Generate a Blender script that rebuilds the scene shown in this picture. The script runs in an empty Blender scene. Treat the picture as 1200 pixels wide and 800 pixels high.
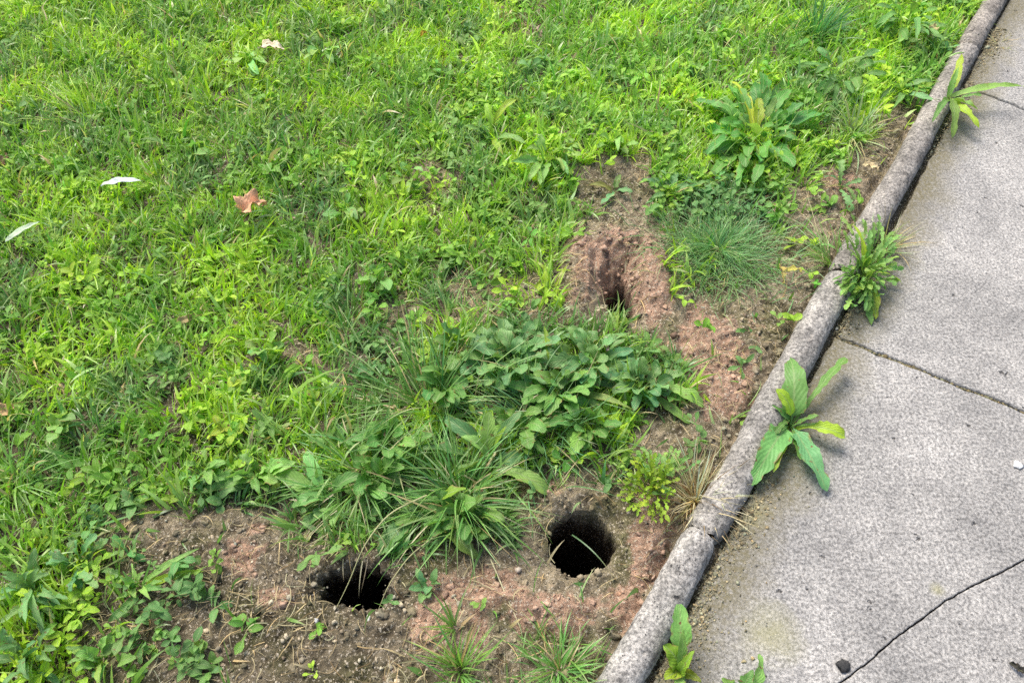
import bpy, math
import numpy as np
from mathutils import Vector

C = bpy.context.scene.collection
sc = bpy.context.scene
R = np.random.default_rng(11)

# ------------------------------------------------------------------ camera, sky, sun, exposure
H, PITCH, F = 1.30, math.radians(53.0), 900.0          # eye height (m), tilt below the horizon, focal length in px of a 1200 px wide frame
cam_d = bpy.data.cameras.new('camera'); cam = bpy.data.objects.new('camera', cam_d); C.objects.link(cam)
cam.location = (0, 0, H); cam.rotation_euler = (math.pi/2 - PITCH, 0, 0)
cam_d.sensor_width = 36.0; cam_d.lens = 36.0*F/1200.0; cam_d.clip_start = 0.02; cam_d.clip_end = 500
sc.camera = cam
SUN_EL, SUN_AZ = math.radians(56), math.radians(-38)     # azimuth measured from +Y towards +X
w = bpy.data.worlds.new("World"); sc.world = w; w.use_nodes = True
nt = w.node_tree; bg = nt.nodes['Background']; sky = nt.nodes.new('ShaderNodeTexSky')
sky.sky_type = 'NISHITA'; sky.sun_disc = False; sky.sun_elevation = SUN_EL; sky.sun_rotation = SUN_AZ
sky.air_density = 1.0; sky.dust_density = 4.0; sky.ozone_density = 1.0
nt.links.new(sky.outputs[0], bg.inputs[0]); bg.inputs[1].default_value = 0.12
sd = bpy.data.lights.new('sun', 'SUN'); sd.energy = 2.5; sd.angle = math.radians(30); sd.color = (1.0, 0.955, 0.88)
sun = bpy.data.objects.new('sun', sd); C.objects.link(sun)
dirv = Vector((math.sin(SUN_AZ)*math.cos(SUN_EL), math.cos(SUN_AZ)*math.cos(SUN_EL), math.sin(SUN_EL)))
sun.rotation_euler = dirv.to_track_quat('Z', 'Y').to_euler()
sc.view_settings.view_transform = 'Standard'; sc.view_settings.look = 'None'
sc.view_settings.exposure = 0.78; sc.view_settings.gamma = 1.0; sc.view_settings.use_curve_mapping = False
sc.render.engine = 'CYCLES'; sc.cycles.max_bounces = 6; sc.cycles.diffuse_bounces = 3; sc.cycles.glossy_bounces = 2
sc.cycles.transmission_bounces = 4; sc.cycles.use_denoising = False

# ------------------------------------------------------------------ helpers: projection, noise
CP, SP = math.cos(PITCH), math.sin(PITCH)
def P(u, v, z=0.0):                      # where the sight line through a point of the photograph meets the height z
    dx, dy = (np.asarray(u, float)-600)/F, (400-np.asarray(v, float))/F
    ry, rz = CP+dy*SP, -SP+dy*CP
    t = (z-H)/rz
    return t*dx, t*ry
def px(x, y, z=0.0):
    yc = y*CP-(z-H)*SP; up = y*SP+(z-H)*CP
    return 600+F*x/yc, 400-F*up/yc
PERM = np.random.default_rng(5).permutation(4096)
GR = np.random.default_rng(6).uniform(0, 2*np.pi, 4096); GX, GY = np.cos(GR), np.sin(GR)
def perlin(x, y, seed=0):
    x = np.asarray(x, float)+seed*17.31; y = np.asarray(y, float)-seed*9.77
    xi, yi = np.floor(x).astype(int), np.floor(y).astype(int); xf, yf = x-xi, y-yi
    u, v = xf*xf*xf*(xf*(xf*6-15)+10), yf*yf*yf*(yf*(yf*6-15)+10)
    def g(i, j):
        h = PERM[(PERM[(xi+i) & 4095]+yi+j) & 4095]
        return GX[h]*(xf-i)+GY[h]*(yf-j)
    return ((g(0,0)*(1-u)+g(1,0)*u)*(1-v)+(g(0,1)*(1-u)+g(1,1)*u)*v)*1.5
def fbm(x, y, f, o=3, seed=0):
    s = 0; a = 1; n = 0
    for k in range(o):
        s = s+a*perlin(np.asarray(x)*f, np.asarray(y)*f, seed+k*3); n += a; a *= .5; f *= 2.03
    return s/n
def inpoly(x, y, poly):
    c = np.zeros(np.shape(x), bool); n = len(poly)
    for i in range(n):
        x0, y0 = poly[i]; x1, y1 = poly[(i+1) % n]
        if y0 == y1: continue
        c ^= ((y0 > y) != (y1 > y)) & (x < (x1-x0)*(y-y0)/(y1-y0)+x0)
    return c
def smooth(a, b, x):
    t = np.clip((x-a)/(b-a), 0, 1); return t*t*(3-2*t)

# edging line on the ground: origin E0, direction ED, left normal EN (towards the lawn)
_a = np.array(P(723+6, 800, 0.02)); _b = np.array(P(1152+3, 20, 0.02))
E0 = _a; ED = (_b-_a)/np.linalg.norm(_b-_a); EN = np.array([-ED[1], ED[0]])
def st(x, y):                            # (s = metres to the lawn side of the edging, t = metres along it)
    return (x-E0[0])*EN[0]+(y-E0[1])*EN[1], (x-E0[0])*ED[0]+(y-E0[1])*ED[1]
def xy(s, t): return E0[0]+EN[0]*s+ED[0]*t, E0[1]+EN[1]*s+ED[1]*t
def t_of(u, v): return float(st(*P(u, v, .02))[1])

# ------------------------------------------------------------------ materials
def new_mat(name):
    m = bpy.data.materials.new(name); m.use_nodes = True
    n = m.node_tree.nodes; return m, m.node_tree, n['Principled BSDF'], n['Material Output']
def node(t, typ, **kw):
    n = t.nodes.new(typ)
    for k, v in kw.items():
        if k in n.inputs: n.inputs[k].default_value = v
        else: setattr(n, k, v)
    return n
def mix(t, fac, a, b, mode='MIX'):
    n = t.nodes.new('ShaderNodeMix'); n.data_type = 'RGBA'; n.blend_type = mode
    for s, v in ((0, fac), (6, a), (7, b)):
        if hasattr(v, 'links'): t.links.new(v, n.inputs[s])
        elif v is not None: n.inputs[s].default_value = v
    return n.outputs[2]
def ramp(t, src, lo, hi, c0=(0,0,0,1), c1=(1,1,1,1)):
    r = t.nodes.new('ShaderNodeValToRGB'); r.color_ramp.elements[0].position = lo; r.color_ramp.elements[1].position = hi
    r.color_ramp.elements[0].color = c0; r.color_ramp.elements[1].color = c1; t.links.new(src, r.inputs[0]); return r.outputs[0]
def noise(t, vec, scale, detail=4, rough=.6):
    n = node(t, 'ShaderNodeTexNoise', Scale=scale, Detail=detail, Roughness=rough); t.links.new(vec, n.inputs['Vector']); return n.outputs['Fac']
def bump(t, bsdf, src, dist, strength=1.0, prev=None):
    b = node(t, 'ShaderNodeBump', Strength=strength, Distance=dist); t.links.new(src, b.inputs['Height'])
    if prev: t.links.new(prev, b.inputs['Normal'])
    t.links.new(b.outputs[0], bsdf.inputs['Normal']); return b.outputs[0]

def leaf_mat(name, rough=.5, trans=.3, rib=0.0, spec=.35, vein=True):
    m, t, b, out = new_mat(name)
    at = node(t, 'ShaderNodeAttribute', attribute_name='col'); uv = t.nodes.new('ShaderNodeUVMap'); geo = t.nodes.new('ShaderNodeNewGeometry')
    sep = t.nodes.new('ShaderNodeSeparateXYZ'); t.links.new(uv.outputs[0], sep.inputs[0])
    col = at.outputs['Color']
    n1 = noise(t, geo.outputs['Position'], 160, 3)
    col = mix(t, .55, col, ramp(t, n1, .3, .7, (.72,.74,.68,1), (1.22,1.22,1.15,1)), 'MULTIPLY')
    if rib > 0:
        d = node(t, 'ShaderNodeMath', operation='SUBTRACT'); t.links.new(sep.outputs[0], d.inputs[0]); d.inputs[1].default_value = .5
        a = node(t, 'ShaderNodeMath', operation='ABSOLUTE'); t.links.new(d.outputs[0], a.inputs[0])
        r = ramp(t, a.outputs[0], .02, .07, (1,1,1,1), (0,0,0,1))
        f = node(t, 'ShaderNodeMath', operation='MULTIPLY'); t.links.new(r, f.inputs[0]); f.inputs[1].default_value = rib
        col = mix(t, f.outputs[0], col, (.30,.40,.17,1))
        if vein:                         # side veins run outward and forward from the midrib
            v = node(t, 'ShaderNodeMath', operation='MULTIPLY_ADD'); t.links.new(a.outputs[0], v.inputs[0]); v.inputs[1].default_value = -.55; t.links.new(sep.outputs[1], v.inputs[2])
            s = node(t, 'ShaderNodeMath', operation='MULTIPLY'); t.links.new(v.outputs[0], s.inputs[0]); s.inputs[1].default_value = 62
            q = node(t, 'ShaderNodeMath', operation='SINE'); t.links.new(s.outputs[0], q.inputs[0])
            bump(t, b, q.outputs[0], .0004, .5)
            rr = ramp(t, q.outputs[0], .75, 1.0)
            f2 = node(t, 'ShaderNodeMath', operation='MULTIPLY'); t.links.new(rr, f2.inputs[0]); f2.inputs[1].default_value = .10
            col = mix(t, f2.outputs[0], col, (.2,.30,.12,1))
    if rib > 0:                          # browned margins and spots of blight
        e1 = node(t, 'ShaderNodeMath', operation='MULTIPLY'); t.links.new(ramp(t, a.outputs[0], .36, .5), e1.inputs[0]); t.links.new(ramp(t, noise(t, geo.outputs['Position'], 60, 3, .6), .52, .6), e1.inputs[1])
        col = mix(t, e1.outputs[0], col, (.26,.18,.07,1))
        col = mix(t, ramp(t, noise(t, geo.outputs['Position'], 95, 2, .5), .69, .72), col, (.20,.13,.06,1))
    t.links.new(col, b.inputs['Base Color']); b.inputs['Roughness'].default_value = rough; b.inputs['Specular IOR Level'].default_value = spec
    tr = t.nodes.new('ShaderNodeBsdfTranslucent'); t.links.new(mix(t, 1.0, col, (1.5,1.55,.7,1), 'MULTIPLY'), tr.inputs[0])
    ms = t.nodes.new('ShaderNodeMixShader'); ms.inputs[0].default_value = trans
    t.links.new(b.outputs[0], ms.inputs[1]); t.links.new(tr.outputs[0], ms.inputs[2]); t.links.new(ms.outputs[0], out.inputs[0])
    return m
M_GRASS = leaf_mat('grass blade', .36, .36, 0, .6)
M_LEAF = leaf_mat('broad leaf', .5, .28, .55, .35)
M_DRY = leaf_mat('dry leaf', .8, .15, 0, .15)
M_DRYLEAF = leaf_mat('fallen leaf', .75, .12, .25, .2)

def soil_mat():
    m, t, b, out = new_mat('soil')
    at = node(t, 'ShaderNodeAttribute', attribute_name='col'); geo = t.nodes.new('ShaderNodeNewGeometry'); p = geo.outputs['Position']
    c = at.outputs['Color']
    c = mix(t, .85, c, ramp(t, noise(t, p, 55, 6, .7), .32, .7, (.50,.48,.45,1), (1.75,1.72,1.65,1)), 'MULTIPLY')
    c = mix(t, ramp(t, noise(t, p, 210, 3, .6), .56, .66), c, (.66,.58,.45,1))
    c = mix(t, ramp(t, noise(t, p, 150, 3, .6), .31, .38, (1,1,1,1), (0,0,0,1)), c, (.06,.05,.035,1))
    t.links.new(c, b.inputs['Base Color']); b.inputs['Roughness'].default_value = .95; b.inputs['Specular IOR Level'].default_value = .15
    n = bump(t, b, noise(t, p, 110, 6, .75), .009, 1.0); bump(t, b, noise(t, p, 420, 3, .7), .002, 1.0, n)
    return m
def crumb_mat():
    m, t, b, out = new_mat('soil crumb')
    at = node(t, 'ShaderNodeAttribute', attribute_name='col'); geo = t.nodes.new('ShaderNodeNewGeometry'); p = geo.outputs['Position']
    c = mix(t, .7, at.outputs['Color'], ramp(t, noise(t, p, 300, 4, .7), .35, .65, (.5,.5,.5,1), (1.4,1.4,1.35,1)), 'MULTIPLY')
    t.links.new(c, b.inputs['Base Color']); b.inputs['Roughness'].default_value = .9; b.inputs['Specular IOR Level'].default_value = .2
    bump(t, b, noise(t, p, 500, 3, .7), .001); return m
def sub_(t, src, k):
    n = node(t, 'ShaderNodeMath', operation='SUBTRACT'); t.links.new(src, n.inputs[0]); n.inputs[1].default_value = k; return n.outputs[0]
def concrete_mat(name, base, dirt=0.6, agg=90, stain=None, con=1.0):
    m, t, b, out = new_mat(name)
    at = node(t, 'ShaderNodeAttribute', attribute_name='col'); geo = t.nodes.new('ShaderNodeNewGeometry'); p = geo.outputs['Position']
    c = mix(t, 1.0, base, ramp(t, noise(t, p, 4.5, 6, .65), .33, .68, (.70,.70,.70,1), (1.2,1.19,1.17,1)), 'MULTIPLY')
    c = mix(t, .75, c, ramp(t, noise(t, p, agg*1.9, 3, .75), .38, .62, (.36,.36,.36,1), (1.62,1.61,1.58,1)), 'MULTIPLY')
    c = mix(t, .5, c, ramp(t, noise(t, p, agg*.45, 4, .7), .35, .68, (.66,.66,.67,1), (1.28,1.27,1.25,1)), 'MULTIPLY')
    vo = node(t, 'ShaderNodeTexVoronoi', Scale=agg*1.5); t.links.new(p, vo.inputs['Vector'])
    s1 = node(t, 'ShaderNodeMath', operation='MULTIPLY'); t.links.new(ramp(t, vo.outputs['Distance'], .16, .24, (1,1,1,1), (0,0,0,1)), s1.inputs[0])
    t.links.new(ramp(t, noise(t, p, agg*.5, 2), .50, .56), s1.inputs[1])
    c = mix(t, s1.outputs[0], c, (.13*dirt/.6,.125*dirt/.6,.12*dirt/.6,1))
    pit = ramp(t, noise(t, p, 34, 3, .6), .685, .72)
    c = mix(t, pit, c, (.09,.085,.08,1))
    mx = mix(t, 1.0, c, at.outputs['Color'], 'MULTIPLY')
    if stain:                                # mossy dirt ground into the slab beside the edging, and two separate stains
        dt = node(t, 'ShaderNodeVectorMath', operation='DOT_PRODUCT'); t.links.new(p, dt.inputs[0]); dt.inputs[1].default_value = (EN[0], EN[1], 0)
        wv = node(t, 'ShaderNodeMath', operation='MULTIPLY_ADD'); t.links.new(noise(t, p, 9, 4, .65), wv.inputs[0]); wv.inputs[1].default_value = .16
        t.links.new(dt.outputs['Value'], wv.inputs[2]); off = float(E0@EN)
        f_ = ramp(t, sub_(t, wv.outputs[0], off-.088), .02, .10)
        fm = node(t, 'ShaderNodeMath', operation='MULTIPLY'); t.links.new(f_, fm.inputs[0]); t.links.new(ramp(t, noise(t, p, 120, 3, .7), .3, .6, (.35,.35,.35,1), (.95,.95,.95,1)), fm.inputs[1])
        mx = mix(t, fm.outputs[0], mx, (.17,.15,.085,1))
        for (su, sv, sr) in stain:
            q = P(su, sv); ds = node(t, 'ShaderNodeVectorMath', operation='DISTANCE'); t.links.new(p, ds.inputs[0]); ds.inputs[1].default_value = (float(q[0]), float(q[1]), 0)
            nn_ = node(t, 'ShaderNodeMath', operation='MULTIPLY_ADD'); t.links.new(noise(t, p, 22, 4, .7), nn_.inputs[0]); nn_.inputs[1].default_value = sr*1.6; t.links.new(ds.outputs['Value'], nn_.inputs[2])
            mx = mix(t, ramp(t, nn_.outputs[0], sr*.9, sr*2.1, (.65,.65,.65,1), (0,0,0,1)), mx, (.30,.285,.14,1))
    t.links.new(mx, b.inputs['Base Color']); b.inputs['Roughness'].default_value = .88; b.inputs['Specular IOR Level'].default_value = .25
    n = bump(t, b, noise(t, p, agg*2.2, 5, .75), .0022, 1.0)
    inv = ramp(t, noise(t, p, 34, 3, .6), .67, .73, (1,1,1,1), (0,0,0,1)); n = bump(t, b, inv, .003, 1.0, n)
    return m
M_SOIL = soil_mat(); M_CRUMB = crumb_mat()
M_SLAB = concrete_mat('pavement concrete', (.345,.337,.325,1), .9, agg=95, stain=[(905,742,.05),(1098,690,.012),(880,600,.03)])
M_EDGE = concrete_mat('edging concrete', (.36,.347,.322,1), .35, agg=90)
def plain_mat(name, col, rough=.6, spec=.3):
    m, t, b, out = new_mat(name); geo = t.nodes.new('ShaderNodeNewGeometry')
    c = mix(t, .6, col, ramp(t, noise(t, geo.outputs['Position'], 240, 4, .7), .3, .7, (.6,.6,.6,1), (1.3,1.3,1.3,1)), 'MULTIPLY')
    t.links.new(c, b.inputs['Base Color']); b.inputs['Roughness'].default_value = rough; b.inputs['Specular IOR Level'].default_value = spec
    return m

# ------------------------------------------------------------------ helpers: meshes
def mesh_np(name, v, f, mat, col=None, uv=None, smooth_=True, parent=None):
    me = bpy.data.meshes.new(name); v = np.asarray(v, np.float32); f = np.asarray(f, np.int32)
    k = f.shape[1]; me.vertices.add(len(v)); me.vertices.foreach_set('co', v.ravel())
    me.loops.add(f.size); me.loops.foreach_set('vertex_index', f.ravel())
    me.polygons.add(len(f)); me.polygons.foreach_set('loop_start', np.arange(0, f.size, k, dtype=np.int32))
    me.update(calc_edges=True)
    me.polygons.foreach_set('use_smooth', np.full(len(f), smooth_))
    if col is not None:
        a = me.attributes.new('col', 'FLOAT_COLOR', 'POINT'); c = np.ones((len(v), 4), np.float32); c[:, :3] = col; a.data.foreach_set('color', c.ravel())
    if uv is not None:
        l = me.uv_layers.new(name='UVMap'); l.data.foreach_set('uv', np.asarray(uv, np.float32)[f.ravel()].ravel())
    me.materials.append(mat); o = bpy.data.objects.new(name, me); C.objects.link(o)
    if parent: o.parent = parent
    return o
def tag(o, label=None, cat=None, group=None, kind=None):
    if label: o['label'] = label
    if cat: o['category'] = cat
    if group: o['group'] = group
    if kind: o['kind'] = kind
    return o
def empty(name, x, y, z):
    o = bpy.data.objects.new(name, None); o.location = (x, y, z); o.empty_display_size = .02; C.objects.link(o); return o

# ------------------------------------------------------------------ ground relief
GX0, GX1, GY0, GY1, GS = -2.25, 2.25, -0.15, 2.75, 0.0042
gx = np.arange(GX0, GX1, GS); gy = np.arange(GY0, GY1, GS)
X, Y = np.meshgrid(gx, gy)
S, T = st(X, Y); U, V = px(X, Y)
BARE = [
 [(668,186),(765,180),(785,265),(780,345),(812,380),(800,430),(740,385),(665,378),(655,300),(678,250)],
 [(780,345),(940,335),(962,350),(880,520),(820,640),(730,830),(560,830),(520,900),(190,900),(150,720),(185,605),(330,585),(365,640),(470,655),(520,640),(600,640),(590,600),(620,560),(700,560),(740,570),(735,500),(790,480),(830,470),(800,430),(780,380)],
 [(900,262),(925,225),(985,185),(1050,125),(1110,85),(1020,270),(965,350),(900,335)],
]
THIN = [[(515,325),(625,315),(640,375),(530,385)], [(435,345),(505,345),(495,400),(440,405)], [(445,425),(495,425),(490,470),(450,465)],
        [(130,590),(200,590),(190,720),(150,810),(60,810)], [(470,200),(530,190),(540,240),(480,250)], [(575,0),(640,0),(640,50),(590,45)],
        [(0,420),(30,420),(30,460),(0,460)], [(335,410),(375,410),(370,470),(335,465)]]
def masks(x, y, jit=14):
    u, v = px(x, y)
    u = u+fbm(x, y, 14, 2, 41)*jit*2.2; v = v+fbm(x, y, 14, 2, 47)*jit*2.2
    b = np.zeros(np.shape(x), bool); th = np.zeros(np.shape(x), bool)
    for p in BARE: b |= inpoly(u, v, p)
    for p in THIN: th |= inpoly(u, v, p)
    return b, th
bare, thin = masks(X, Y, 8)
Z = .010*fbm(X, Y, 3.0, 2, 1)+.0065*fbm(X, Y, 16, 3, 2)+.0050*fbm(X, Y, 62, 3, 3)*(1+.8*bare)
def blob(u, v, ru, rv, h):             # a rise or dip with a footprint of ru x rv px
    global Z
    Z = Z+h*np.exp(-(((U-u)/ru)**2+((V-v)/rv)**2)*1.2)
for a in [(716,282,46,16,.030),(768,318,22,36,.034),(682,322,18,36,.030),(775,350,26,22,.014),(726,340,26,34,-.040),(721,326,13,18,-.036),(742,300,9,18,-.012),
          (690,270,5,18,-.012),(840,400,40,30,.014),(850,460,30,30,.012),(640,720,55,22,.022),(600,700,40,20,.012),(735,680,26,40,-.012),(760,640,20,45,.016),
          (680,585,55,16,.016),(650,665,40,16,-.012),(520,730,30,40,.012),(415,735,50,14,.012),(350,640,40,26,.012),(640,600,14,30,.012),(410,655,45,14,.012),(460,700,14,30,.010),(690,670,46,16,.006)]:
    blob(*a)
Z += .006*np.sin(U*.35+3*fbm(X, Y, 30, 2, 8))*np.exp(-(((U-722)/50)**2+((V-300)/45)**2))
redp = [(726,315,64,50),(770,355,26,34),(845,440,42,70),(820,400,30,40),(640,715,60,34),(515,720,34,60),(760,630,30,60),(750,660,18,40),(575,690,34,34),(740,715,25,34),(285,650,22,26),(325,700,22,14),(640,570,25,12),(985,215,22,20),(300,620,14,10),(560,740,16,30)]
RED = np.zeros_like(X)
for u, v, a, b_ in redp: RED = np.maximum(RED, np.exp(-(((U-u)/a)**2+((V-v)/b_)**2)*1.1))
RED = smooth(.34, .56, RED+.6*fbm(X, Y, 15, 3, 21)+.35*fbm(X, Y, 70, 3, 22))*(1-.0*X)
Z = Z+(.15+RED)*.006*fbm(X, Y, 34, 3, 44)-.003*bare*smooth(.15, .5, fbm(X, Y, 48, 2, 45))
# along the edging: a shallow trough, then the bed under the pavement
Z = Z-.012*np.exp(-((S-.036)/.014)**2)
pav = smooth(-.025, -.05, S)
Z = Z*(1-pav)+pav*(-.016+.004*fbm(X, Y, 40, 3, 9)-.010*smooth(-.10, -.16, S))
edge = np.minimum.reduce([X-GX0, GX1-X, Y-GY0, GY1-Y]); k = smooth(.02, .22, edge); Z = Z*k-.02*(1-k)
# burrows: (u, v, half width px, half height px, depth, lean)
HOLES = [(681,634,38,35,.42,(-.03,.03),.13), (418,687,38,26,.36,(.05,.06),.42), (728,346,15,28,.30,(.0,-.02),.2)]
HID = np.zeros(X.shape, int); XX, YY, ZZ = X.copy(), Y.copy(), Z.copy()
for i, (u, v, a, b_, D, lean, irr) in enumerate(HOLES):
    cx, cy = P(u, v); rx = a/ F*math.hypot(H, float(cy)); x2, y2 = P(u, v-b_); x3, y3 = P(u, v+b_); ry = abs(float(y2-y3))/2
    dx, dy = X-cx, Y-cy; th = np.arctan2(dy/ry, dx/rx)
    rr = np.hypot(dx/rx, dy/ry)/(1+irr*(.6*perlin(np.cos(th)*1.2+9*i, np.sin(th)*1.2, 3)+.5*perlin(np.cos(th)*3+9*i, np.sin(th)*3, 4)+.35*perlin(np.cos(th)*8+9*i, np.sin(th)*8, 6)))
    lip = np.exp(-np.clip(rr-1, 0, 9)/.22)*.014*(1+.8*fbm(X, Y, 40, 2, 12)); near = rr < 2
    ZZ = np.where(near & (rr >= 1), ZZ-lip, ZZ)
    ins = rr < 1; r1 = np.clip(rr, 1e-4, 1)
    E = np.interp(r1, [0,.15,.6,.85,1], [0,1.15,1.22,1.02,1]); dep = np.interp(r1, [0,.15,.6,.85,.93,1], [1,.93,.34,.09,.035,0])*D
    if i == 1: dep = dep*(.30+.70*smooth(-.75, -.05, dx/rx+.4*dy/ry))
    nf = 1+.12*perlin(np.cos(th)*3+5, np.sin(th)*3+dep*40, 5)*smooth(1, .8, r1)+.10*perlin(np.cos(th)*9, np.sin(th)*9+dep*90, 15)*smooth(1, .8, r1)
    px_ = cx+dx/r1*E*nf+lean[0]*(dep/D)**1.3; py_ = cy+dy/r1*E*nf+lean[1]*(dep/D)**1.3
    XX = np.where(ins, px_, XX); YY = np.where(ins, py_, YY); ZZ = np.where(ins, ZZ-.014-dep, ZZ); HID = np.where(ins, i+1, HID)
# soil colour: grey-brown earth, olive moss, reddish fresh clods, burrow walls darkened with depth as painted shade
nz = fbm(X, Y, 9, 3, 31); nz2 = fbm(X, Y, 34, 3, 33)
grey = np.array([.31,.26,.18]); olive = np.array([.165,.155,.080]); red = np.array([.40,.265,.19]); dark = np.array([.075,.058,.036])
m1 = smooth(-.15, .35, nz)[..., None]; m2 = smooth(.0, .5, nz2)[..., None]
COL = grey*(1-m1)+olive*m1; COL = COL*(1-.8*m2)+dark*.8*m2
COL = COL*(1-RED[..., None])+red*RED[..., None]*(1+.35*nz2[..., None])
g1 = (smooth(-.03, -.045, S)*smooth(-.16,-.05,S))[..., None]; COL = COL*(1-g1)+np.array([.20,.18,.105])*g1
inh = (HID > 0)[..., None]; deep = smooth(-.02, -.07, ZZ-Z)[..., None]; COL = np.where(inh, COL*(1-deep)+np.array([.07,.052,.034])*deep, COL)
damp = (smooth(560, 420, U)*smooth(600, 660, V)*(1-RED))[..., None]; COL = COL*(1-.38*damp)
lawn_ = (~bare & ~thin)[..., None]; COL = np.where(lawn_ & ~inh, COL*.5, COL)  # soil below the turf darkened, painting in the shade between the blades
ny, nx = X.shape
vid = np.arange(nx*ny).reshape(ny, nx)
faces = np.stack([vid[:-1, :-1], vid[:-1, 1:], vid[1:, 1:], vid[1:, :-1]], -1).reshape(-1, 4)
fh = np.max(np.stack([HID[:-1, :-1], HID[:-1, 1:], HID[1:, 1:], HID[1:, :-1]], -1), -1).ravel()
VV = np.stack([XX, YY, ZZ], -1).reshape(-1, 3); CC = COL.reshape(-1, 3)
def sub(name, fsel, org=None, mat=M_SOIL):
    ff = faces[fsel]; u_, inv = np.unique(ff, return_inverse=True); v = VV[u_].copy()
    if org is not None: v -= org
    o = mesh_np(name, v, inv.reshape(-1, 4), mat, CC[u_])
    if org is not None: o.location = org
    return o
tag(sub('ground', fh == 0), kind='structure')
HL = ['large round rodent burrow hole in bare soil beside the concrete edging',
      'dark burrow hole half hidden under the drooping blades of a long grass tuft',
      'small narrow burrow opening at the foot of a reddish crumbly soil mound']
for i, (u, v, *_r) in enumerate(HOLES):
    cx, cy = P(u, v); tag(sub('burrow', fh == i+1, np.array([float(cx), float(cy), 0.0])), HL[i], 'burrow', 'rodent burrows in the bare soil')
def hz(x, y):                            # height of the ground (burrows not counted)
    fx = np.clip((np.asarray(x)-GX0)/GS, 0, nx-1.001); fy = np.clip((np.asarray(y)-GY0)/GS, 0, ny-1.001)
    ix, iy = fx.astype(int), fy.astype(int); a, b_ = fx-ix, fy-iy
    return (Z[iy, ix]*(1-a)+Z[iy, ix+1]*a)*(1-b_)+(Z[iy+1, ix]*(1-a)+Z[iy+1, ix+1]*a)*b_
def hole_at(x, y):
    ix = np.clip(((x-GX0)/GS).astype(int), 0, nx-1); iy = np.clip(((y-GY0)/GS).astype(int), 0, ny-1); return HID[iy, ix] > 0
# the land beyond, out to the horizon
B = 150.0; x0, x1, y0, y1 = gx[0], gx[-1], gy[0], gy[-1]
ov = [(x0,y0,-.02),(x1,y0,-.02),(x1,y1,-.02),(x0,y1,-.02),(-B,-B,-.02),(B,-B,-.02),(B,B,-.02),(-B,B,-.02)]
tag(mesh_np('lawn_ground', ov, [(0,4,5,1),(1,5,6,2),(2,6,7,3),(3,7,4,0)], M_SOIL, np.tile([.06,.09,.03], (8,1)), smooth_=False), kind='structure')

# ------------------------------------------------------------------ pavement slabs
def stp(u, v, z=0.0):
    s, t = st(*P(u, v, z)); return np.array([float(s), float(t)])
def line_at(p, q, s): k = (s-p[0])/(q[0]-p[0]); return p[1]+k*(q[1]-p[1])
j1a, j1b = stp(968, 389), stp(1200, 482); j2a, j2b = stp(1150, 108), stp(1200, 127)
crk = np.array([stp(*p) for p in [(955,826),(985,799),(1012,780),(1046,750),(1075,729),(1104,707),(1140,686),(1172,671),(1202,655)]])
SW = -1.35; SE = -.041
def wob(p, q, n, amp, seed):
    t = np.linspace(0, 1, n)[:, None]; l = p*(1-t)+q*t; d = (q-p)/np.linalg.norm(q-p); nrm = np.array([-d[1], d[0]])
    a = amp*perlin(t[:, 0]*n*.35, 0*t[:, 0]+seed*3.7, seed)+amp*.6*perlin(t[:, 0]*n*.1, 0*t[:, 0]+seed, seed); a[0] = a[-1] = 0
    return l+nrm*a[:, None]
def offs(l, d):                          # shift a polyline sideways
    tg = np.gradient(l, axis=0); tg /= np.linalg.norm(tg, axis=1)[:, None]; return l+np.stack([-tg[:, 1], tg[:, 0]], 1)*(d*(1+.75*np.abs(fbm(l[:, 0], l[:, 1], 45, 3, 17 if d > 0 else 27))*2-.25))[:, None]
J1 = wob(np.array([SE, line_at(j1a, j1b, SE)]), np.array([SW, line_at(j1a, j1b, SW)]), 90, .004, 1)
J2 = wob(np.array([SE, line_at(j2a, j2b, SE)]), np.array([SW, line_at(j2a, j2b, SW)]), 90, .003, 2)
d_ = crk[-1]-crk[-2]; d_ /= np.linalg.norm(d_); mid = crk[-1]+d_*.06; far = np.array([SW, min(line_at(j1a, j1b, SW)-.15, (crk[-1]+d_*((SW-crk[-1][0])/d_[0]))[1])])
d0 = crk[0]-crk[1]; d0 /= np.linalg.norm(d0)
cp = [crk[0]+d0*k for k in (.5,.3,.12)]+list(crk)+[mid, far]
CR = np.concatenate([wob(cp[i], cp[i+1], 14, .0011, 20+i)[:-1] for i in range(len(cp)-1)]+[np.array([far])])
CR = CR[CR[:, 1] > -1.2]
def slab(name, poly, bev=.003):
    poly = np.array(poly); area = .5*np.sum(poly[:, 0]*np.roll(poly[:, 1], -1)-np.roll(poly[:, 0], -1)*poly[:, 1])
    if area < 0: poly = poly[::-1]
    # even out the vertices
    nn = len(poly); tg = np.roll(poly, -1, 0)-np.roll(poly, 1, 0); tg /= np.linalg.norm(tg, axis=1)[:, None]; inw = np.stack([-tg[:, 1], tg[:, 0]], 1)
    rings = [(poly+inw*bev, 0.0), (poly+inw*bev*.4, -bev*.35), (poly, -bev*1.2), (poly, -.09)]
    vs, fs = [], []
    for r, z in rings:
        x, y = xy(r[:, 0], r[:, 1]); vs += [(float(a), float(b), z) for a, b in zip(x, y)]
    flip = EN[0]*ED[1]-EN[1]*ED[0] < 0
    fs.append(list(range(nn)) if not flip else list(range(nn))[::-1])
    for k in range(3):
        for i in range(nn):
            q = [k*nn+i, (k+1)*nn+i, (k+1)*nn+(i+1) % nn, k*nn+(i+1) % nn]; fs.append(q if not flip else q[::-1])
    me = bpy.data.meshes.new(name); me.from_pydata(vs, [], fs); me.materials.append(M_SLAB)
    a = me.attributes.new('col', 'FLOAT_COLOR', 'POINT'); c = np.ones((len(vs), 4), np.float32); a.data.foreach_set('color', c.ravel())
    o = bpy.data.objects.new(name, me); C.objects.link(o); return tag(o, kind='structure')
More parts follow.
